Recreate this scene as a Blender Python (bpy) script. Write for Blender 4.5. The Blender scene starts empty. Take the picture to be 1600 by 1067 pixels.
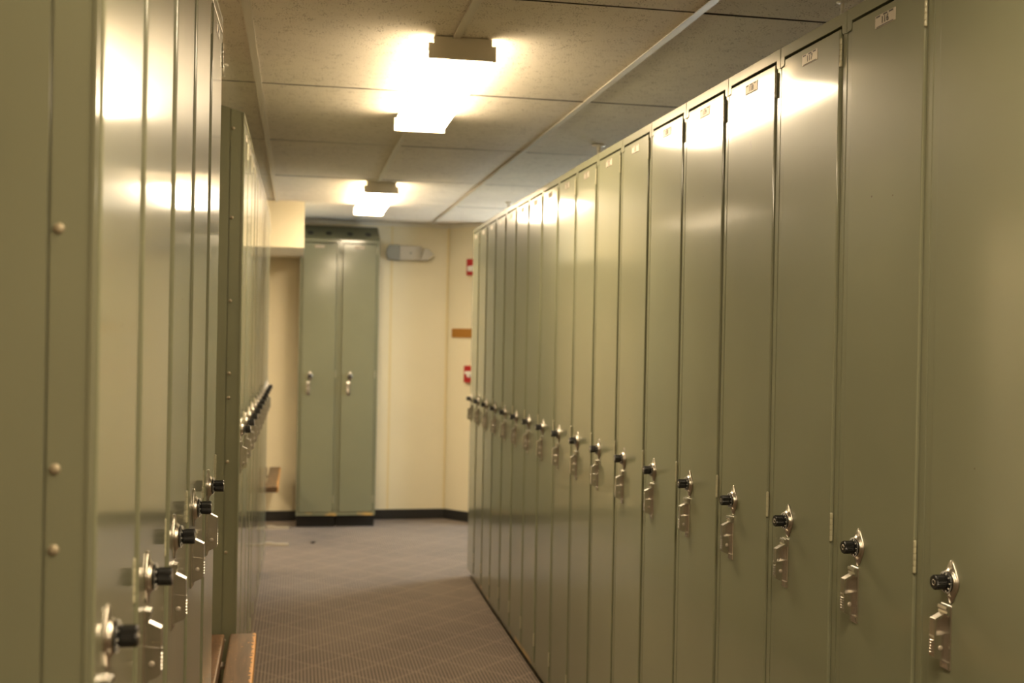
import bpy, bmesh, math, random
from mathutils import Vector, Matrix
random.seed(7)
S = 0.0254                                   # everything below is measured in inches
C = bpy.context.scene.collection
scene = bpy.context.scene
PI = math.pi

# ------------------------------------------------------------------ camera
EYE = 59.5
yaw, pitch, roll = 0.18927, -0.00494, 0.018954
F = Vector((math.sin(yaw)*math.cos(pitch), math.cos(yaw)*math.cos(pitch), math.sin(pitch)))
Rt = Vector((math.cos(yaw), -math.sin(yaw), 0))
U = Rt.cross(F)
r2 = math.cos(roll)*Rt + math.sin(roll)*U
u2 = -math.sin(roll)*Rt + math.cos(roll)*U
cam_data = bpy.data.cameras.new('camera')
cam = bpy.data.objects.new('camera', cam_data)
C.objects.link(cam)
m = Matrix(((r2.x, u2.x, -F.x), (r2.y, u2.y, -F.y), (r2.z, u2.z, -F.z))).to_4x4()
m.translation = Vector((0, 0, EYE*S))
cam.matrix_world = m
cam_data.sensor_width = 36
cam_data.lens = 36*1754.5/1600
cam_data.clip_start = 0.02
cam_data.dof.use_dof = True
cam_data.dof.focus_distance = 96*S
cam_data.dof.aperture_fstop = 4.2
scene.camera = cam

# ------------------------------------------------------------------ light and exposure
world = bpy.data.worlds.new('world'); scene.world = world
world.use_nodes = True
world.node_tree.nodes['Background'].inputs[0].default_value = (0.9, 0.85, 0.75, 1)
world.node_tree.nodes['Background'].inputs[1].default_value = 0.02
scene.view_settings.view_transform = 'Standard'
scene.view_settings.look = 'None'
scene.view_settings.gamma = 1
scene.view_settings.use_curve_mapping = False
scene.view_settings.exposure = 1.32
LAMP_COLOR = (1.0, 0.79, 0.52)
LAMP_STRENGTH = 19.5
SKY_COLOR = (0.80, 0.91, 1.0)
SKY_STRENGTH = 9.0


# ------------------------------------------------------------------ helpers
def link(o, parent=None):
    C.objects.link(o)
    if parent: o.parent = parent
    return o

def tag(o, label=None, cat=None, group=None, kind=None):
    if label: o['label'] = label
    if cat: o['category'] = cat
    if group: o['group'] = group
    if kind: o['kind'] = kind
    return o

def empty(name, loc=(0, 0, 0), rz=0):
    o = bpy.data.objects.new(name, None)
    o.empty_display_size = 0.05
    o.location = Vector(loc)*S; o.rotation_euler = (0, 0, rz)
    return link(o)

class MB:
    """collects shapes (inches) into one mesh"""
    def __init__(self): self.bm = bmesh.new(); self.mi = 0
    def face(self, vs, smooth=False):
        try:
            f = self.bm.faces.new(vs); f.material_index = self.mi; f.smooth = smooth
            return f
        except ValueError: return None
    def box(self, x0, x1, y0, y1, z0, z1, bevel=0, seg=2, mat=None):
        b = self.bm
        vs = [b.verts.new((x, y, z)) for x in (x0, x1) for y in (y0, y1) for z in (z0, z1)]
        fs = [self.face([vs[i] for i in q]) for q in ((0,1,3,2),(4,6,7,5),(0,4,5,1),(2,3,7,6),(0,2,6,4),(1,5,7,3))]
        if mat is not None:
            for v in vs: v.co = mat @ v.co
        if bevel:
            es = {e for f in fs for e in f.edges}
            r = bmesh.ops.bevel(b, geom=list(es), offset=bevel, segments=seg, profile=0.5, affect='EDGES', clamp_overlap=True)
            for f in r['faces']: f.material_index = self.mi
        return self
    def prism(self, pts, axis, a, b_):
        """polygon pts in the two other axes, extruded along axis from a to b_"""
        def co(p, t):
            if axis == 'x': return (t, p[0], p[1])
            if axis == 'y': return (p[0], t, p[1])
            return (p[0], p[1], t)
        A = [self.bm.verts.new(co(p, a)) for p in pts]; B = [self.bm.verts.new(co(p, b_)) for p in pts]
        self.face(A); self.face(B[::-1])
        n = len(pts)
        for i in range(n): self.face([A[i], B[i], B[(i+1) % n], A[(i+1) % n]])
        return self
    def rings(self, rings, cap=True, smooth=True):
        R = [[self.bm.verts.new(p) for p in r] for r in rings]
        n = len(R[0])
        for a, b_ in zip(R, R[1:]):
            for i in range(n): self.face([a[i], a[(i+1) % n], b_[(i+1) % n], b_[i]], smooth)
        if cap: self.face(R[0][::-1]); self.face(R[-1])
        return self
    def lathe(self, prof, cx=0, cy=0, cz=0, axis='y', n=28, smooth=True, cap=True):
        """prof: (radius, distance) pairs; axis 'y' runs towards -y (out of a door), 'z' runs up"""
        rs = []
        for r, d in prof:
            ring = []
            for k in range(n):
                a = 2*PI*k/n
                if axis == 'y': ring.append((cx+r*math.cos(a), cy-d, cz+r*math.sin(a)))
                elif axis == 'z': ring.append((cx+r*math.cos(a), cy+r*math.sin(a), cz+d))
                else: ring.append((cx+d, cy+r*math.cos(a), cz+r*math.sin(a)))
            rs.append(ring)
        return self.rings(rs, cap, smooth)
    def build(self, name, mats, parent=None):
        me = bpy.data.meshes.new(name)
        bmesh.ops.recalc_face_normals(self.bm, faces=self.bm.faces[:])
        for v in self.bm.verts: v.co *= S
        self.bm.to_mesh(me); self.bm.free()
        for mt in (mats if isinstance(mats, (list, tuple)) else [mats]): me.materials.append(mt)
        return link(bpy.data.objects.new(name, me), parent)

def quadwall(mb, p0, p1, z0, z1, t=3.0, side=1):
    """vertical slab between plan points p0 and p1, thickness t to the left (side=1) of p0->p1"""
    d = Vector((p1[0]-p0[0], p1[1]-p0[1])); n = Vector((-d.y, d.x)).normalized()*t*side
    pts = [p0, p1, (p1[0]+n.x, p1[1]+n.y), (p0[0]+n.x, p0[1]+n.y)]
    mb.prism(pts, 'z', z0, z1)

# ------------------------------------------------------------------ materials
def mat(name, color, rough=0.5, metal=0.0, spec=0.5):
    mt = bpy.data.materials.new(name); mt.use_nodes = True
    b = mt.node_tree.nodes['Principled BSDF']
    b.inputs['Base Color'].default_value = (*color, 1)
    b.inputs['Roughness'].default_value = rough
    b.inputs['Metallic'].default_value = metal
    b.inputs['Specular IOR Level'].default_value = spec
    return mt

class NT:
    def __init__(self, mt): self.t = mt.node_tree; self.n = self.t.nodes; self.bsdf = self.n['Principled BSDF']
    def node(self, kind, **kw):
        x = self.n.new(kind)
        for k, v in kw.items():
            if k.startswith('i_'):
                key = k[2:]; x.inputs[int(key) if key.isdigit() else key.replace('_', ' ')].default_value = v
            else: setattr(x, k, v)
        return x
    def L(self, a, b): self.t.links.new(a, b)
    def coord(self, scale=(1, 1, 1)):
        tc = self.node('ShaderNodeTexCoord'); mp = self.node('ShaderNodeMapping')
        mp.inputs['Scale'].default_value = scale
        self.L(tc.outputs['Object'], mp.inputs['Vector']); return mp.outputs['Vector']
    def math(self, op, a, b=None, c=None):
        x = self.node('ShaderNodeMath', operation=op)
        for i, v in enumerate((a, b, c)):
            if v is None: continue
            if isinstance(v, (int, float)): x.inputs[i].default_value = v
            else: self.L(v, x.inputs[i])
        return x.outputs[0]
    def mix(self, fac, a, b):
        x = self.node('ShaderNodeMix', data_type='RGBA')
        for sock, v in ((x.inputs['Factor'], fac), (x.inputs['A'], a), (x.inputs['B'], b)):
            if isinstance(v, (int, float)): sock.default_value = v
            elif isinstance(v, tuple): sock.default_value = (*v, 1) if len(v) == 3 else v
            else: self.L(v, sock)
        return x.outputs['Result']
    def ramp(self, fac, lo, hi):
        x = self.node('ShaderNodeMapRange'); x.clamp = True
        x.inputs['From Min'].default_value = lo; x.inputs['From Max'].default_value = hi
        self.L(fac, x.inputs['Value']); return x.outputs['Result']
    def bump(self, h, strength, dist=0.001, normal=None):
        x = self.node('ShaderNodeBump'); x.inputs['Strength'].default_value = strength; x.inputs['Distance'].default_value = dist
        self.L(h, x.inputs['Height']); self.L(x.outputs['Normal'], self.bsdf.inputs['Normal'])

def locker_paint(name, color, worn=False, rough=0.36, coat=0.9):
    mt = mat(name, color, rough, 0, 0.2); t = NT(mt)
    v0 = t.coord(); oi = t.node('ShaderNodeObjectInfo')
    ad = t.node('ShaderNodeVectorMath', operation='ADD'); cx = t.node('ShaderNodeCombineXYZ')
    t.L(t.math('MULTIPLY', oi.outputs['Random'], 17.0), cx.inputs['Y']); t.L(v0, ad.inputs[0]); t.L(cx.outputs[0], ad.inputs[1])
    v = ad.outputs[0]
    big = t.node('ShaderNodeTexNoise', i_Scale=3.0, i_Detail=3.0); t.L(v, big.inputs['Vector'])
    col = t.mix(t.ramp(big.outputs['Fac'], 0.35, 0.65), color, tuple(c*0.93 for c in color))
    ch = t.node('ShaderNodeTexVoronoi', i_Scale=7.0, i_Randomness=1.0); t.L(v, ch.inputs['Vector'])
    col = t.mix(t.math('LESS_THAN', ch.outputs['Distance'], 0.014), col, (0.10, 0.07, 0.04))
    if worn:      # paint rubbed off to yellow-brown primer along the bottom edge
        sp = t.node('ShaderNodeSeparateXYZ'); t.L(v, sp.inputs[0])
        wn = t.node('ShaderNodeTexNoise', i_Scale=7.0, i_Detail=4.0); 
        geo = t.node('ShaderNodeNewGeometry'); t.L(geo.outputs['Position'], wn.inputs['Vector'])
        low = t.math('SUBTRACT', 1.0, t.ramp(sp.outputs['Z'], 0.3*S, 1.3*S))
        f = t.math('MULTIPLY', low, t.ramp(wn.outputs['Fac'], 0.50, 0.60))
        col = t.mix(f, col, (0.62, 0.40, 0.13))
    t.L(col, t.bsdf.inputs['Base Color'])
    rn = t.node('ShaderNodeTexNoise', i_Scale=2.2, i_Detail=4.0); t.L(v, rn.inputs['Vector'])
    t.L(t.math('MULTIPLY_ADD', rn.outputs['Fac'], 0.08, rough-0.04), t.bsdf.inputs['Roughness'])
    t.bsdf.inputs['Coat Weight'].default_value = coat; t.bsdf.inputs['Coat Roughness'].default_value = 0.105
    fine = t.node('ShaderNodeTexNoise', i_Scale=5.0, i_Detail=1.0); t.L(v, fine.inputs['Vector'])
    peel = t.node('ShaderNodeTexNoise', i_Scale=260.0, i_Detail=1.0); t.L(v, peel.inputs['Vector'])
    h = t.math('ADD', t.math('MULTIPLY', fine.outputs['Fac'], 1.0), t.math('MULTIPLY', peel.outputs['Fac'], 0.05))
    t.bump(h, 0.12, 0.0011); t.L(t.bsdf.inputs['Normal'].links[0].from_socket, t.bsdf.inputs['Coat Normal'])
    return mt

GREEN = (0.208, 0.214, 0.138)
M = {}
M['paint'] = locker_paint('locker_paint', GREEN, True)
M['side_paint'] = locker_paint('locker_side_paint', GREEN, True, 0.38)
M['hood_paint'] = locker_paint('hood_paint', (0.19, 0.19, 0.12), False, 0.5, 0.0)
M['black'] = mat('base_black', (0.012, 0.011, 0.010), 0.55)
M['chrome'] = mat('chrome', (0.66, 0.63, 0.58), 0.24, 1.0)
M['nickel'] = mat('dull_nickel', (0.50, 0.46, 0.40), 0.30, 1.0)
M['hinge'] = locker_paint('hinge_paint', (0.42, 0.40, 0.27), False, 0.36)
M['knob'] = mat('knob_black', (0.010, 0.010, 0.010), 0.28)
M['white_mark'] = mat('mark_white', (0.70, 0.68, 0.62), 0.5)
M['plate'] = mat('plate_aluminium', (0.42, 0.37, 0.30), 0.5, 0.5)
M['mark'] = mat('faded_mark', (0.13, 0.12, 0.09), 0.4)
M['digit'] = mat('digit_dark', (0.03, 0.027, 0.022), 0.5)
M['rivet'] = mat('rivet', (0.33, 0.28, 0.19), 0.4, 0.2)

def wall_mat(name, color):
    mt = mat(name, color, 0.55, 0, 0.35); t = NT(mt); v = t.coord()
    n = t.node('ShaderNodeTexNoise', i_Scale=1.3, i_Detail=4.0); t.L(v, n.inputs['Vector'])
    t.L(t.mix(t.ramp(n.outputs['Fac'], 0.3, 0.7), color, tuple(c*0.93 for c in color)), t.bsdf.inputs['Base Color'])
    p = t.node('ShaderNodeTexNoise', i_Scale=120.0, i_Detail=2.0); t.L(v, p.inputs['Vector'])
    t.bump(p.outputs['Fac'], 0.15, 0.001); return mt
M['wall'] = wall_mat('cream_wall', (0.84, 0.76, 0.56))
M['trim'] = mat('cream_trim', (0.78, 0.66, 0.38), 0.5)
M['base'] = mat('rubber_base', (0.02, 0.019, 0.018), 0.45)

def tile_mat():
    base = (0.87, 0.81, 0.70)
    mt = mat('ceiling_tile', base, 0.9, 0, 0.1); t = NT(mt)
    geo = t.coord()
    vo = t.node('ShaderNodeTexVoronoi', i_Scale=150.0, i_Randomness=1.0); t.L(geo, vo.inputs['Vector'])
    vo2 = t.node('ShaderNodeTexVoronoi', i_Scale=210.0, i_Randomness=1.0); t.L(geo, vo2.inputs['Vector'])
    nz = t.node('ShaderNodeTexNoise', i_Scale=30.0, i_Detail=2.0); t.L(geo, nz.inputs['Vector'])
    pit = t.math('LESS_THAN', vo.outputs['Distance'], t.math('MULTIPLY', t.ramp(nz.outputs['Fac'], 0.25, 0.70), 0.36))
    pit2 = t.math('LESS_THAN', vo2.outputs['Distance'], 0.17)
    lg = t.node('ShaderNodeTexNoise', i_Scale=2.5, i_Detail=3.0); t.L(geo, lg.inputs['Vector'])
    c0 = t.mix(t.ramp(lg.outputs['Fac'], 0.3, 0.7), base, tuple(c*0.9 for c in base))
    c1 = t.mix(t.math('MULTIPLY', pit2, 0.35), c0, (0.30, 0.25, 0.18))
    t.L(t.mix(t.math('MULTIPLY', pit, 0.8), c1, (0.22, 0.17, 0.11)), t.bsdf.inputs['Base Color'])
    t.bump(t.math('MULTIPLY', pit, -1.0), 0.5, 0.002)
    return mt
M['tile'] = tile_mat()
M['grid'] = mat('grid_enamel', (0.72, 0.68, 0.58), 0.45)
M['plenum_joint_shade'] = mat('plenum_dark_joint_shade', (0.03, 0.025, 0.02), 0.9)

def carpet_mat():
    mt = mat('carpet', (0.2, 0.15, 0.11), 0.95, 0, 0.1); t = NT(mt); v = t.coord((1/S, 1/S, 1/S))
    sp = t.node('ShaderNodeSeparateXYZ'); t.L(v, sp.inputs[0])
    x, y = t.math('ADD', sp.outputs['X'], 2.7), sp.outputs['Y']
    P = 11.6
    def line(e):
        f = t.math('FRACT', t.math('DIVIDE', e, P))
        return t.math('LESS_THAN', t.math('ABSOLUTE', t.math('SUBTRACT', f, 0.5)), 0.026)
    a = t.math('ADD', x, y); b = t.math('SUBTRACT', x, y)
    lines = t.math('MAXIMUM', line(t.math('ADD', a, 2000.0)), line(t.math('ADD', b, 2000.0)))
    w = t.math('SINE', t.math('MULTIPLY', x, 2*PI/0.62))
    rib = t.ramp(w, -0.35, 0.35)
    # the ribs are broken in short dashes like loop pile
    dash = t.math('GREATER_THAN', t.math('SINE', t.math('MULTIPLY', y, 2*PI/0.31)), 0.55)
    n1 = t.node('ShaderNodeTexNoise', i_Scale=0.9, i_Detail=6.0); t.L(v, n1.inputs['Vector'])
    n2 = t.node('ShaderNodeTexNoise', i_Scale=0.035, i_Detail=3.0); t.L(v, n2.inputs['Vector'])
    dark, light = (0.035, 0.024, 0.018), (0.250, 0.183, 0.135)
    c0 = t.mix(rib, dark, light)
    c0 = t.mix(t.math('MULTIPLY', dash, 0.25), c0, dark)
    c1 = t.mix(t.math('MULTIPLY', lines, 0.5), c0, (0.30, 0.235, 0.175))
    c2 = t.mix(t.math('MULTIPLY', t.ramp(n1.outputs['Fac'], 0.35, 0.7), 0.35), c1, (0.10, 0.075, 0.055))
    c3 = t.mix(t.math('MULTIPLY', t.ramp(n2.outputs['Fac'], 0.4, 0.7), 0.25), c2, (0.30, 0.23, 0.17))
    t.L(c3, t.bsdf.inputs['Base Color'])
    t.bsdf.inputs['Sheen Weight'].default_value = 0.25
    t.bump(t.math('ADD', rib, n1.outputs['Fac']), 0.5, 0.0015)
    return mt
M['carpet'] = carpet_mat()

def emit(name, color, strength):
    mt = mat(name, (0.9, 0.85, 0.75), 0.4); b = mt.node_tree.nodes['Principled BSDF']
    b.inputs['Emission Color'].default_value = (*color, 1); b.inputs['Emission Strength'].default_value = strength
    return mt
M['lens'] = emit('lit_lens', LAMP_COLOR, LAMP_STRENGTH)
M['lens_side'] = emit('lit_lens_side', LAMP_COLOR, LAMP_STRENGTH*0.42)     # ribbed sides, farther from the tubes
M['sky'] = emit('daylight', SKY_COLOR, SKY_STRENGTH)
M['fixture'] = mat('fixture_enamel', (0.88, 0.82, 0.70), 0.45)

def wood_mat(name, top, worn):
    mt = mat(name, top, 0.42, 0, 0.4); t = NT(mt); v = t.coord()
    mp = t.node('ShaderNodeMapping'); mp.inputs['Scale'].default_value = (45, 3.0, 45); t.L(v, mp.inputs['Vector'])
    g = t.node('ShaderNodeTexNoise', i_Scale=1.0, i_Detail=6.0, i_Distortion=1.2); t.L(mp.outputs['Vector'], g.inputs['Vector'])
    s = t.node('ShaderNodeTexNoise', i_Scale=55.0, i_Detail=6.0); t.L(v, s.inputs['Vector'])
    c = t.mix(t.ramp(g.outputs['Fac'], 0.35, 0.65), top, tuple(q*0.6 for q in top))
    sp = t.node('ShaderNodeSeparateXYZ'); t.L(v, sp.inputs[0])
    # varnish worn through along the aisle edge and in flecks
    edge = t.math('ADD', t.ramp(sp.outputs['X'], 2.3*S, 3.5*S), t.math('MULTIPLY', t.math('SUBTRACT', s.outputs['Fac'], 0.5), 1.3))
    f = t.ramp(edge, 0.52, 0.60)
    fl = t.ramp(s.outputs['Fac'], 0.66, 0.69)
    c = t.mix(t.math('MAXIMUM', f, fl), c, worn)
    t.L(c, t.bsdf.inputs['Base Color']); t.bump(g.outputs['Fac'], 0.3, 0.001); return mt
M['wood'] = wood_mat('bench_wood', (0.13, 0.078, 0.040), (0.50, 0.25, 0.075))
M['wood_dark'] = wood_mat('bench_wood_dark', (0.12, 0.066, 0.034), (0.16, 0.095, 0.05))
M['post'] = mat('post_brown', (0.16, 0.12, 0.08), 0.5)
M['bench_metal'] = mat('bench_metal', (0.50, 0.45, 0.36), 0.45, 0.3)
M['red'] = mat('alarm_red', (0.42, 0.012, 0.010), 0.35)
M['alarm_white'] = mat('alarm_white', (0.82, 0.78, 0.72), 0.3)
M['brown'] = mat('sign_brown', (0.40, 0.17, 0.018), 0.5)
M['grey_plastic'] = mat('grey_plastic', (0.24, 0.24, 0.21), 0.5)
M['pale_plastic'] = mat('pale_plastic', (0.50, 0.46, 0.38), 0.5)

# ------------------------------------------------------------------ room shell
CEIL = 94.9
XL, XR, YB = -112.0, 132.0, -190.0
P_LEFT, P_COR, P_ANG = (XL, 357.0), (47.8, 361.0), (63.0, 344.0)
mb = MB(); mb.box(XL-4, XR+4, YB-4, 366, -3, 0); tag(mb.build('floor', M['carpet']), kind='structure')
# suspended ceiling: lay-in panels with slightly uneven seats
GX, GY = -6.0, 116.3
mb = MB()
for i in range(-5, 7):
    for j in range(-7, 6):
        x0 = GX+24*i+0.12; x1 = GX+24*(i+1)-0.12; y0 = GY+48*j+0.22; y1 = GY+48*(j+1)-0.22
        x0, x1 = max(x0, XL-2), min(x1, XR+2); y0, y1 = max(y0, YB-2), min(y1, 364)
        if x1-x0 < 2 or y1-y0 < 2: continue
        dz = [random.uniform(0, 0.10) for _ in range(4)]
        mb.mi = 0
        vs = []
        for zz in (0, 1):
            for (px, py), d in zip(((x0, y0), (x1, y0), (x1, y1), (x0, y1)), dz):
                vs.append(mb.bm.verts.new((px, py, CEIL+d+zz*0.6)))
        mb.face([vs[k] for k in (0,1,2,3)])
        mb.mi = 1                                  # edges coloured dark to paint in the joint gap's shadow; backs alike
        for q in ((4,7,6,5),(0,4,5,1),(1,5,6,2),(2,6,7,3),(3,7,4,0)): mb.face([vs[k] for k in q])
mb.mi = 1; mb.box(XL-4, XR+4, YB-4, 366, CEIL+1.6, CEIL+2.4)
tag(mb.build('ceiling', [M['tile'], M['plenum_joint_shade']]), kind='structure')
mb = MB()
for i in range(-4, 6):
    x = GX+24*i
    mb.box(x-0.47, x+0.47, YB, 359.5, CEIL-0.24, CEIL-0.14)
    mb.box(x-0.05, x+0.05, YB, 359.5, CEIL-0.14, CEIL+1.2)
tag(mb.build('trim_1', M['grid']), kind='structure')
mb = MB(); quadwall(mb, P_LEFT, P_COR, 0, CEIL+1, 4, 1); tag(mb.build('wall_back', M['wall']), kind='structure')
mb = MB(); quadwall(mb, P_COR, P_ANG, 0, CEIL+1, 4, 1); tag(mb.build('wall_angled', M['wall']), kind='structure')
mb = MB(); quadwall(mb, P_ANG, (XR, 344), 0, CEIL+1, 4, 1); tag(mb.build('wall_far_right', M['wall']), kind='structure')
mb = MB(); mb.box(XL-4, XL, YB-4, 361, 0, CEIL+1); tag(mb.build('wall_left', M['wall']), kind='structure')
mb = MB(); mb.box(XL, XR, YB-4, YB, 0, CEIL+1); tag(mb.build('wall_front', M['wall']), kind='structure')
# right wall with a window opening past the end of the row
WY0, WY1, WZ0, WZ1 = 296.0, 340.0, 34.0, 84.0
mb = MB()
mb.box(XR, XR+4, YB-4, WY0, 0, CEIL+1); mb.box(XR, XR+4, WY1, 348, 0, CEIL+1)
mb.box(XR, XR+4, WY0, WY1, 0, WZ0); mb.box(XR, XR+4, WY0, WY1, WZ1, CEIL+1)
tag(mb.build('wall_right', M['wall']), kind='structure')
mb = MB(); mb.box(XR+3.0, XR+3.4, WY0, WY1, WZ0, WZ1)
w = tag(mb.build('window_1', M['sky']), kind='structure')
mb = MB()
for a, b_, c, d in ((WY0, WY0+2, WZ0, WZ1), (WY1-2, WY1, WZ0, WZ1), (WY0, WY1, WZ0, WZ0+2), (WY0, WY1, WZ1-2, WZ1), ((WY0+WY1)/2-1, (WY0+WY1)/2+1, WZ0, WZ1)):
    mb.box(XR+0.6, XR+2.9, a, b_, c, d)
mb.build('window_frame', M['trim'], w)
# rubber cove base
def base_run(name, p, q):
    mb = MB(); quadwall(mb, p, q, 0, 3.2, 0.25, -1); tag(mb.build(name, M['base']), kind='structure')
base_run('baseboard_back', P_LEFT, P_COR)
base_run('baseboard_angled', P_COR, P_ANG)
# soffit over the left part of the back wall
mb = MB(); mb.box(XL, 1.5, 311.0, 357.0, EYE+22.9, CEIL+0.5); tag(mb.build('wall_soffit', M['wall']), kind='structure')
# thin cover strips on the wall panel joints, crown angle
def back_y(x): return 357+(x-XL)*(4/(47.8-XL))
mb = MB()
for x in (29.4,):
    mb.box(x-0.35, x+0.35, back_y(x)-0.10, back_y(x)+0.1, 3.2, CEIL-0.2)
mb.box(47.3, 47.8, 360.5, 361.2, 3.2, CEIL-0.2)
tag(mb.build('trim_2', M['trim']), kind='structure')
mb = MB(); quadwall(mb, (1.5, back_y(1.5)), P_COR, CEIL-1.0, CEIL-0.1, 0.5, -1); quadwall(mb, P_COR, P_ANG, CEIL-1.0, CEIL-0.1, 0.5, -1)
tag(mb.build('trim_3', M['grid']), kind='structure')

# ------------------------------------------------------------------ lockers
W, H, D = 11.97, 84.0, 12.0
def make_lock(parent):
    cx, cz = 3.6, 42.45
    mb = MB()                                     # pointed escutcheon swelling into a round boss
    n = 40
    def outline(sx, sz, d, blend=1.0):
        pts = []
        for k in range(n):
            a = 2*PI*k/n; c, s = math.cos(a), math.sin(a)
            px = 0.84*(abs(c)**1.0)*(1 if c >= 0 else -1)*(1-0.22*abs(s)**3*blend)
            pz = (0.84+0.58*blend*abs(s)**3.2)*s
            pts.append((cx+px*sx, -0.12-d, cz+pz*sz))
        return pts
    mb.rings([outline(0.94, 0.97, 0.0), outline(1, 1, 0.03), outline(1, 1, 0.09), outline(0.95, 0.96, 0.13), outline(0.93, 0.80, 0.16, 0.75), outline(0.92, 0.9, 0.24, 0.15), outline(0.90, 0.90, 0.33, 0), outline(0.84, 0.84, 0.38, 0)])
    lock = mb.build('combination_lock', M['nickel'], parent)
    mb = MB(); mb.lathe([(0.70, 0.50), (0.70, 0.60), (0.62, 0.66), (0.45, 0.70)], cx, 0, cz)
    mb.mi = 1
    for k in range(10):
        a = 2*PI*k/10
        mt = Matrix.Translation((cx+0.57*math.cos(a), -0.69, cz+0.57*math.sin(a))) @ Matrix.Rotation(-a, 4, 'Y')
        mb.box(-0.05, 0.05, -0.012, 0.03, -0.028, 0.028, mat=mt)
    for k in range(40):
        a = 2*PI*(k+0.5)/40
        mt = Matrix.Translation((cx+0.675*math.cos(a), -0.625, cz+0.675*math.sin(a))) @ Matrix.Rotation(-a, 4, 'Y')
        mb.box(-0.03, 0.03, -0.012, 0.02, -0.008, 0.008, mat=mt)
    mb.build('dial', [M['knob'], M['white_mark']], lock)
    mb = MB()
    def gear(r, d):
        return [(cx+r*(1+(0.035 if k % 2 else -0.035))*math.cos(2*PI*k/48), -d, cz+r*(1+(0.035 if k % 2 else -0.035))*math.sin(2*PI*k/48)) for k in range(48)]
    mb.rings([gear(0.40, 0.68), gear(0.44, 0.74), gear(0.46, 0.80), gear(0.47, 1.38), gear(0.43, 1.46)], smooth=False)
    mb.mi = 1; mb.lathe([(0.20, 1.455), (0.20, 1.475), (0.13, 1.475), (0.13, 1.455)], cx, 0, cz, n=20, cap=False)
    mb.build('knob', [M['knob'], M['nickel']], lock)
    return lock

def make_handle(parent):
    cx, cz = 3.10, 38.75
    mb = MB()
    mb.box(cx-0.58, cx+0.58, -0.22, -0.10, cz-2.12, cz+2.12, 0.05)
    def P(pts, x0=-0.50, x1=0.08): mb.prism([(-0.12-p, cz+z) for p, z in pts], 'x', cx+x0, cx+x1)
    P([(0.05, 2.10), (0.36, 2.06), (0.40, 1.88), (0.30, 1.74), (0.34, 1.60), (0.24, 1.45), (0.05, 1.45)], -0.50, 0.50)   # top boss
    P([(0.05, 1.50), (0.26, 1.52), (0.92, 1.18), (0.92, 1.06), (0.26, 1.30), (0.05, 1.30)])                    # sloping brow
    P([(0.84, 1.10), (0.92, 1.10), (0.94, 0.02), (0.84, 0.02)])                                               # front post
    P([(0.05, 0.22), (0.96, 0.08), (0.98, -0.02), (0.05, 0.10)])                                              # cross bar
    P([(0.05, 0.12), (0.93, -0.02), (0.93, -1.28), (0.78, -1.42), (0.30, -1.62), (0.05, -1.70)])              # lower case
    P([(0.05, 1.35), (0.84, 1.10), (0.84, 0.05), (0.05, 0.15)], -0.44, -0.30)                                 # recessed web
    P([(0.05, -1.6), (0.22, -1.6), (0.16, -2.05), (0.05, -2.08)], -0.15, 0.50)
    for k in range(5): P([(0.92, -0.22-0.2*k), (0.98, -0.25-0.2*k), (0.98, -0.33-0.2*k), (0.92, -0.36-0.2*k)], -0.42, 0.0)
    h = mb.build('door_handle', M['chrome'], parent)
    mb = MB(); mb.lathe([(0.15, -0.04), (0.17, 0), (0.15, 0.04), (0.06, 0.05)], cx+0.08, -0.60, cz-0.72, axis='x', n=18)
    mb.lathe([(0.06, -0.05), (0.15, -0.04), (0.17, 0), (0.15, 0.04)], cx-0.50, -0.60, cz-0.72, axis='x', n=18)
    mb.build('rivet', M['plate'], h)
    return h

def make_hinge(parent, zc):
    mb = MB()
    x = 11.16
    for k in range(5):
        z0 = zc-1.1+0.44*k
        mb.lathe([(0.11, 0.0), (0.115, 0.02), (0.115, 0.39), (0.11, 0.41)], x, -0.10, z0, axis='z', n=14)
    mb.lathe([(0.07, 0), (0.07, 2.3)], x, -0.10, zc-1.16, axis='z', n=10)
    return mb.build('hinge', M['hinge'], parent)

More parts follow.
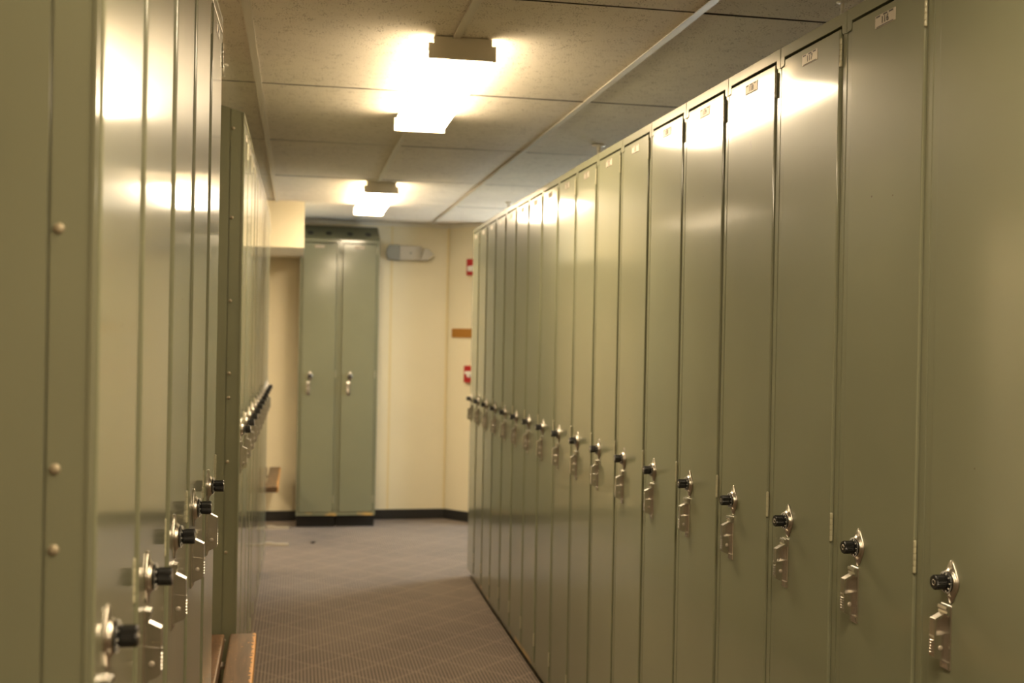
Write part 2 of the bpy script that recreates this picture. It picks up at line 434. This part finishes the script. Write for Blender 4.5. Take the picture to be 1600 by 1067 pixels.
def make_locker(kind):
    """origin: front left bottom corner of the steel body; z=0 at body bottom"""
    t = empty('locker')
    zb = 1.6 if kind == 'right' else 3.8
    mb = MB()                                                   # sheet-steel case, set back 0.05 from the frame
    th = 0.08
    mb.box(0.03, 0.03+th, 0.05, D, 0, H-0.02); mb.box(W-0.03-th, W-0.03, 0.05, D, 0, H-0.02)
    mb.box(th, W-th, D-th, D, 0, H-0.02); mb.box(th, W-th, 0.05, D-th, 0, th)
    mb.box(th, W-th, 0.05, D-th, H-0.02-th, H-0.02); mb.box(th, W-th, 0.3, D-th, 72, 72+th)
    mb.build('case', M['side_paint'], t)
    mb = MB()                                                   # face frame: stiles, header with turned-down ears, sill
    mb.box(0.0, 0.80, 0.05, 0.9, 0.0, H-1.55, 0.09, 3); mb.box(W-0.80, W, 0.05, 0.9, 0.0, H-1.55, 0.09, 3)
    mb.box(0.80, W-0.80, 0.05, 0.7, 0.0, 0.93, 0.05)
    mb.box(0.0, W, -0.07, 0.8, H-1.0, H, 0.06)
    for s in (0, 1):
        pts = [(0.02, H-0.95), (0.72, H-0.95), (0.72, H-1.62), (0.55, H-1.74), (0.02, H-1.78)]
        if s: pts = [(W-a, b_) for a, b_ in pts]
        mb.prism(pts, 'y', -0.07, 0.0)
    mb.build('door_frame', M['paint'], t)
    mb = MB()                                                   # pan door with folded edges
    mb.box(0.92, 11.03, -0.13, 0.45, 1.05, H-1.24, 0.10, 3)
    mb.build('door', M['paint'], t)
    make_lock(t); make_handle(t)
    for zc in (H-1.24-1.9, 43.2, 5.0): make_hinge(t, zc)
    mb = MB()                                                   # number plate with two slotted ears
    mb.box(4.45, 7.25, -0.17, -0.10, H-2.72, H-1.78, 0.03)
    mb.mi = 1
    for a in (4.62, 5.62, 6.42): mb.box(a, a+0.55, -0.185, -0.16, H-1.95, H-1.84)
    mb.box(4.7, 7.0, -0.185, -0.16, H-2.68, H-2.62)
    mb.build('number_plate', [M['plate'], M['digit']], t)
    mb = MB(); mb.box(0.2, W-0.2, 2.6, D-0.4, -zb, 0)
    mb.build('plinth', M['black'], t)
    if kind != 'right':
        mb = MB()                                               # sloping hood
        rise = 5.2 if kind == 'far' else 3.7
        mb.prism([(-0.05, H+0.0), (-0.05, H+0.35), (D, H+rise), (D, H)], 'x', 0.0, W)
        mb.mi = 1
        if kind == 'far':
            for x in (3.0, 8.6):
                n = 16
                sl = math.atan2(rise-0.35, D)
                for y in (4.5,):
                    zc = H+0.35+(y+0.05)*math.tan(sl)
                    ring = lambda k, d: (x+0.95*math.cos(2*PI*k/n), y+1.9*math.sin(2*PI*k/n)*math.cos(sl), zc+1.9*math.sin(2*PI*k/n)*math.sin(sl)+d)
                    mb.rings([[ring(k, 0.0) for k in range(n)], [ring(k, 0.03) for k in range(n)]], smooth=False)
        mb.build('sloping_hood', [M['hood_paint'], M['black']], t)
    return t

def add_side_panel(t, rise=3.7):
    """outer closing panel on the side x=0 of an end locker: face 0.1 proud, joint 1.7 behind the front"""
    mb = MB()
    def zt(y): return H+0.35+y*(rise-0.35)/D if rise else H
    mb.prism([(-0.02, 0), (1.62, 0), (1.62, zt(1.62)-0.02), (-0.02, zt(0)-0.02)], 'x', -0.10, -0.005)
    mb.prism([(1.72, 0), (D, 0), (D, zt(D)), (1.72, zt(1.72))], 'x', -0.14, -0.005)
    mb.prism([(-0.08, 0), (0.10, 0), (0.10, zt(0)), (-0.08, zt(0))], 'x', -0.16, -0.005)
    p = mb.build('side_panel', M['side_paint'], t)
    for z in (82.2, 70.5, 59.6, 50.1, 46.9, 38.5, 26.6, 15.0):
        mb = MB(); mb.lathe([(0.22, 0.0), (0.21, -0.05), (0.12, -0.10), (0.03, -0.115)], -0.10, 1.30, z, axis='x', n=16)
        mb.build('rivet', M['rivet'], p)
    return p

def copy_locker(src):
    r = src.copy(); C.objects.link(r)
    for ch in src.children:
        c = ch.copy(); C.objects.link(c); c.parent = r
        for g in ch.children:
            d = g.copy(); C.objects.link(d); d.parent = c
    return r

def add_number(t, txt):
    cu = bpy.data.curves.new('number', 'FONT'); cu.body = txt; cu.size = 0.72*S; cu.align_x = 'CENTER'; cu.extrude = 0.008*S
    o = bpy.data.objects.new('number', cu); C.objects.link(o)
    bpy.context.view_layer.update()
    me = bpy.data.meshes.new_from_object(o)
    bpy.data.objects.remove(o)
    me.transform(Matrix.Translation(Vector((5.85, -0.185, H-2.50))*S) @ Matrix.Rotation(PI/2, 4, 'X'))
    me.materials.clear(); me.materials.append(M['digit'])
    plate = [c for c in t.children if c.name.startswith('number_plate')][0]
    link(bpy.data.objects.new('number', me), plate)

def tilt_door(t, deg):
    """doors never hang quite true: swing one about its own middle"""
    d = [c for c in t.children if c.name.startswith('door') and not c.name.startswith('door_')][0]
    a = math.radians(deg); c = Vector((5.98*S, 0.15*S, 0))
    d.location = c - Matrix.Rotation(a, 3, 'Z') @ c; d.rotation_euler = (0, 0, a)

def place(t, x, y, z, rz, label, group):
    t.location = Vector((x, y, z))*S; t.rotation_euler = (0, 0, rz)
    tag(t, label, 'locker', group)

ORD = ['first', 'second', 'third', 'fourth', 'fifth', 'sixth', 'seventh', 'eighth', 'ninth', 'tenth', 'eleventh', 'twelfth', 'thirteenth', 'fourteenth', 'fifteenth', 'sixteenth', 'seventeenth', 'eighteenth']
# --- right row: joints from far (0) to near, gently bowed like the real run
XJ = [42.40, 42.22, 42.06, 41.92, 41.81, 41.72, 41.65, 41.60, 41.57, 41.56, 41.57, 41.60, 41.66, 41.74, 41.84, 41.96, 42.09, 42.23, 42.37, 42.51, 42.65]
YJ = [81.9+12.05*(16-i) for i in range(len(XJ))]
DT = [0, -0.15, 0.1, 0.25, -0.2, 0.3, -0.25, 0.1, 0.3, -0.2, 0.15, -0.1, 0.35, -0.15, 0.2, -0.25, 0.2, -0.1, 0, 0]
protoR = make_locker('right')
lockersR = []
for i in range(len(XJ)-1):                     # i = 0 far end; 17 is the nearest one in the frame
    t = protoR if i == 0 else copy_locker(protoR)
    lockersR.append(t)
for i, t in enumerate(lockersR):
    dx, dy = XJ[i+1]-XJ[i], YJ[i+1]-YJ[i]
    rz = math.atan2(dy, dx)
    k = 17-i
    if i == 17: lab = 'sage green metal locker cut off by the photo\'s right edge, with the lowest dial lock'
    elif i == 16: lab = 'sage green metal locker in the right row with readable number plate 116'
    elif i == 0: lab = 'sage green metal locker at the right row\'s far end, beside the red fire alarm'
    elif i > 17: lab = 'sage green metal locker of the right row just outside the photo frame' if i == 18 else 'sage green metal locker at the very near end, outside the photo'
    elif i >= 9: lab = 'sage green locker in the long right row, %s from the photo\'s right edge' % ORD[k]
    else: lab = 'sage green metal locker in the long right row, %s from its far end' % ORD[i]
    place(t, XJ[i], YJ[i], 1.6, rz, lab, 'lockers in the long right row')
    tilt_door(t, DT[i])
    if i >= 7: add_number(t, str(116+(16-i)))
# faint painted mark on one door
cu = bpy.data.curves.new('mark', 'FONT'); cu.body = '5'; cu.size = 1.1*S; cu.extrude = 0.003*S
o = bpy.data.objects.new('mark', cu); C.objects.link(o); bpy.context.view_layer.update()
me = bpy.data.meshes.new_from_object(o); bpy.data.objects.remove(o)
me.transform(Matrix.Translation(Vector((5.6, -0.132, 76.0))*S) @ Matrix.Rotation(PI/2, 4, 'X')); me.materials.clear(); me.materials.append(M['mark'])
link(bpy.data.objects.new('painted_mark', me), lockersR[14])
# --- left near row: five lockers on a raised base
protoL = make_locker('left')
Ls = [protoL]+[copy_locker(protoL) for _ in range(4)]
XN = [-8.0, -7.85, -7.7, -7.55, -7.4, -7.25]
for i, t in enumerate(Ls):
    y0 = 47.0+12*i
    rz = PI/2-math.atan2(XN[i+1]-XN[i], 12)
    lab = ['sage green metal locker in left foreground, its riveted side panel facing the camera',
           'sage green metal locker in the near left row, second from the camera',
           'sage green metal locker in the middle of the near left row of five',
           'sage green metal locker in the near left row, second from its far end',
           'sage green metal locker at the far end of the near left row'][i]
    place(t, XN[i], y0, 3.8, rz, lab, 'lockers in the near left row')
# --- left far row: eleven lockers beyond the gap
Ms = [copy_locker(protoL) for _ in range(11)]
for i, t in enumerate(Ms):
    y0 = 151.6+12*i; x0 = -7.35+0.035*i
    if i == 0: lab = 'sage green metal locker behind the foreground bench, its dull side panel facing the camera'
    elif i == 10: lab = 'sage green metal locker closing the far end of the far left row'
    else: lab = 'sage green metal locker in the far left row, %s from its near end' % ORD[i]
    place(t, x0, y0, 3.8, PI/2-math.atan2(0.035, 12), lab, 'lockers in the far left row')
add_side_panel(Ls[0]); add_side_panel(Ms[0])
for t in Ls+Ms:
    tilt_door(t, [0.0, -0.25, 0.55, -0.1, 0.5][Ls.index(t)] if t in Ls else [0.3, -0.3, 0.15, 0.4, -0.1, -0.4, 0.2, 0.35, -0.2, 0.1, 0][Ms.index(t)])
    if t in Ls: add_number(t, str(201+Ls.index(t)))
# --- pair on the back wall
protoF = make_locker('far')
Fs = [protoF, copy_locker(protoF)]
for i, t in enumerate(Fs):
    place(t, 0.5+12.0*i, 345.6, 3.8, 0, ['left one of the two green lockers standing against the back wall', 'right one of the two green lockers standing against the back wall'][i], 'pair of lockers on the back wall')

# ------------------------------------------------------------------ ceiling lights
def make_light():
    t = empty('ceiling_light')
    x0, x1, L = -4.0, 4.0, 48.0                      # origin: ceiling, middle of near end
    mb = MB(); mb.box(-3.4, 3.5, 0.15, L-0.15, -0.5, 0.0, 0.04); mb.build('housing', M['fixture'], t)
    mb = MB()                                        # wraparound lens, slightly bowed underneath
    prof = [(x0+0.25, -1.0), (x0+0.0, -2.2), (x0+0.35, -2.65), (-2.4, -2.8), (-1.2, -2.68), (0, -2.6), (1.2, -2.68), (2.4, -2.8), (x1-0.35, -2.65), (x1, -2.2), (x1-0.25, -1.0)]
    rings = [[(px, y, pz) for px, pz in prof] for y in (0.45, L-0.45)]
    mb.rings(rings, smooth=False)
    mb.bm.normal_update()
    for f in mb.bm.faces:
        c = f.calc_center_median()
        if c.z > -2.3: f.material_index = 1
    mb.build('lens', [M['lens'], M['lens_side']], t)
    for y in (0.0, L-0.4):
        mb = MB(); mb.box(x0-0.05, x1+0.05, y, y+0.4, -2.9 if y else -2.65, -0.85, 0.03)
        mb.box(-3.45, 3.55, y, y+0.35, -0.9, -0.05, 0.02)
        mb.build('end_plate', M['fixture'], t)
    return t
protoC = make_light()
spots = [(18.75, 132.5, 'wraparound ceiling light nearest the camera, glowing white above the aisle'),
         (18.75, 264.0, 'smaller looking lit ceiling light farther down the aisle, before the back wall'),
         (18.75, 1.0, 'lit ceiling light directly above the camera, outside the photo'),
         (18.75, -88.0, 'lit ceiling light behind the camera, outside the photo'),
         (-77.25, 264.0, 'lit ceiling light over the next aisle left of the far left row'),
         (-77.25, 132.5, 'lit ceiling light over the next aisle left of the bench gap')]
for i, (x, y, lab) in enumerate(spots):
    t = protoC if i == 0 else copy_locker(protoC)
    t.location = Vector((x, y, CEIL-0.02))*S
    tag(t, lab, 'ceiling light', 'fluorescent lights on the ceiling')

# ------------------------------------------------------------------ sprinklers
def make_sprinkler():
    t = empty('sprinkler')
    mb = MB(); mb.lathe([(1.25, 0.0), (1.25, -0.10), (0.9, -0.28), (0.45, -0.34)], axis='z', n=24); mb.build('escutcheon', M['grid'], t)
    mb = MB(); mb.lathe([(0.34, -0.3), (0.34, -1.5), (0.22, -1.6), (0.22, -2.2)], axis='z', n=16)
    for s in (-1, 1): mb.box(s*0.32-0.05, s*0.32+0.05, -0.08, 0.08, -2.5, -1.5)
    mb.lathe([(0.55, -2.5), (0.6, -2.56), (0.1, -2.6)], axis='z', n=20)
    mb.build('head', M['grid'], t); return t
sp0 = make_sprinkler()
for i, (x, y, lab) in enumerate([(53.8, 199.8, 'small pendant sprinkler on the ceiling above the middle of the right row'), (54.5, 292.6, 'small pendant sprinkler above the far end of the right row'),
                    (55.0, 108.3, 'small pendant sprinkler at the top of the photo, above the near right lockers'), (-10.3, 154.0, 'small pendant sprinkler above the near end of the far left row')]):
    t = sp0 if i == 0 else copy_locker(sp0)
    t.location = Vector((x, y, CEIL-0.10))*S; t.scale = ((1, 0.85, 0.5, 0.6)[i],)*3; tag(t, lab, 'sprinkler', 'ceiling sprinklers')

# ------------------------------------------------------------------ benches
def bench(loc, rz, L, h, label):
    t = empty('bench', loc, rz)                       # origin: floor under the right far corner side, y runs along the bench
    for x0 in (-3.7-3.35-0.35, -3.35):
        mb = MB(); mb.box(0, 3.35, 0, L, h-1.6, h, 0.22, 3)
        p = mb.build('plank', M['wood'] if x0 > -5 else M['wood_dark'], t); p.location = (x0*S, 0, 0)
    for y in (L*0.2, L*0.8):
        mb = MB(); mb.box(-6.9, -0.4, y-1.0, y+1.0, h-1.95, h-1.6, 0.05)
        mb.lathe([(0.6, 0.7), (0.6, h-1.9)], -4.7, y, 0, axis='z', n=20)
        mb.lathe([(1.5, 0.3), (1.3, 0.9), (0.65, 1.3)], -4.7, y, 0, axis='z', n=20)
        lg = mb.build('leg', M['post'], t)
        mb = MB(); mb.prism([(-9.5, 0.0), (-9.5, 0.35), (-5.2, 0.95), (-2.2, 0.95), (-0.4, 0.55), (2.6, 0.5), (2.9, 0.35), (2.9, 0.0)], 'y', y-0.9, y+0.9)
        mb.build('foot', M['bench_metal'], lg)
    return tag(t, label, 'bench', 'wooden benches on pedestal feet')
bench((-3.95, 109.5, 0), math.radians(0.8), 41.0, 20.0, 'worn brown two-plank wooden bench in the left foreground')
bench((-4.2, 309.5, 0), 0, 45.0, 17.6, 'small looking wooden bench beyond the far left row, against the back wall')

# ------------------------------------------------------------------ back wall things
t = empty('emergency_light', (34.6, 0, EYE+25.9)); t.location.y = (back_y(34.6)-0.05)*S
mb = MB(); mb.box(-3.1, 4.2, -2.4, 0, -2.3, 2.3, 0.3); mb.build('housing', M['pale_plastic'], t)
mb = MB(); mb.lathe([(0.35, 2.35), (0.35, 2.5), (0.2, 2.55)], 0.6, 0, -0.1, n=14); mb.build('indicator', M['grey_plastic'], t)
mb = MB(); mb.prism([(-7.2, -0.8), (-6.6, -2.2), (-3.1, -2.4), (-3.1, 2.3), (-6.3, 2.3), (-7.0, 1.2)], 'y', -3.6, -0.3); mb.build('lamp_head', M['grey_plastic'], t)
mb = MB(); mb.prism([(3.7, -2.3), (6.0, -2.2), (7.9, -0.4), (6.2, 1.3), (4.9, 1.5)], 'y', -3.6, -0.3)
mb.build('lamp_head', M['pale_plastic'], t)
tag(t, 'grey twin-head emergency light high on the cream back wall', 'emergency light')

ang = math.atan2(P_ANG[1]-P_COR[1], P_ANG[0]-P_COR[0])
def on_angled(s, z, name, label, cat):
    d = Vector((math.cos(ang), math.sin(ang)))
    t = empty(name, (P_COR[0]+d.x*s, P_COR[1]+d.y*s, z), ang)
    return tag(t, label, cat)
t = on_angled(11.2, EYE+21.6, 'fire_strobe', 'red fire alarm strobe high on the angled wall by the right row', 'fire alarm')
mb = MB(); mb.box(-2.4, 2.4, -1.6, -0.02, -2.6, 2.6, 0.15); mb.build('housing', M['red'], t)
mb = MB(); mb.box(-1.5, 1.5, -2.3, -1.55, -1.4, 0.3, 0.25); mb.build('strobe_lens', M['alarm_white'], t)
t = on_angled(10.8, EYE-12.4, 'fire_pull_station', 'red fire alarm pull station at mid height on the angled wall', 'fire alarm')
mb = MB(); mb.box(-2.4, 2.4, -1.5, -0.02, -2.7, 2.7, 0.15); mb.build('housing', M['red'], t)
mb = MB(); mb.prism([(-1.5, 0.9), (1.5, 0.9), (1.5, 0.1), (0.6, -0.1), (0.5, -0.9), (-0.5, -0.9), (-0.6, -0.1), (-1.5, 0.1)], 'y', -2.1, -1.5); mb.build('pull_handle', M['alarm_white'], t)
mb = MB(); mb.box(-4.9, 4.9, -0.35, -0.02, -1.45, 1.45, 0.06)
t = mb.build('door_sign', M['brown']); d = Vector((math.cos(ang), math.sin(ang)))
t.location = Vector((P_COR[0]+d.x*7.0, P_COR[1]+d.y*7.0, EYE+0.6))*S; t.rotation_euler = (0, 0, ang)
tag(t, 'plain orange-brown rectangular sign on the angled wall beyond the right row', 'sign')
mb = MB(); mb.prism([(0, 0), (0.9, 0.15), (1.1, 0.8), (0.5, 1.2), (-0.1, 0.7)], 'z', 0.0, 0.35)
t = mb.build('scrap', M['black']); t.location = Vector((5.0, 321.0, 0.02))*S
tag(t, 'tiny dark scrap lying on the carpet before the back wall lockers', 'scrap')
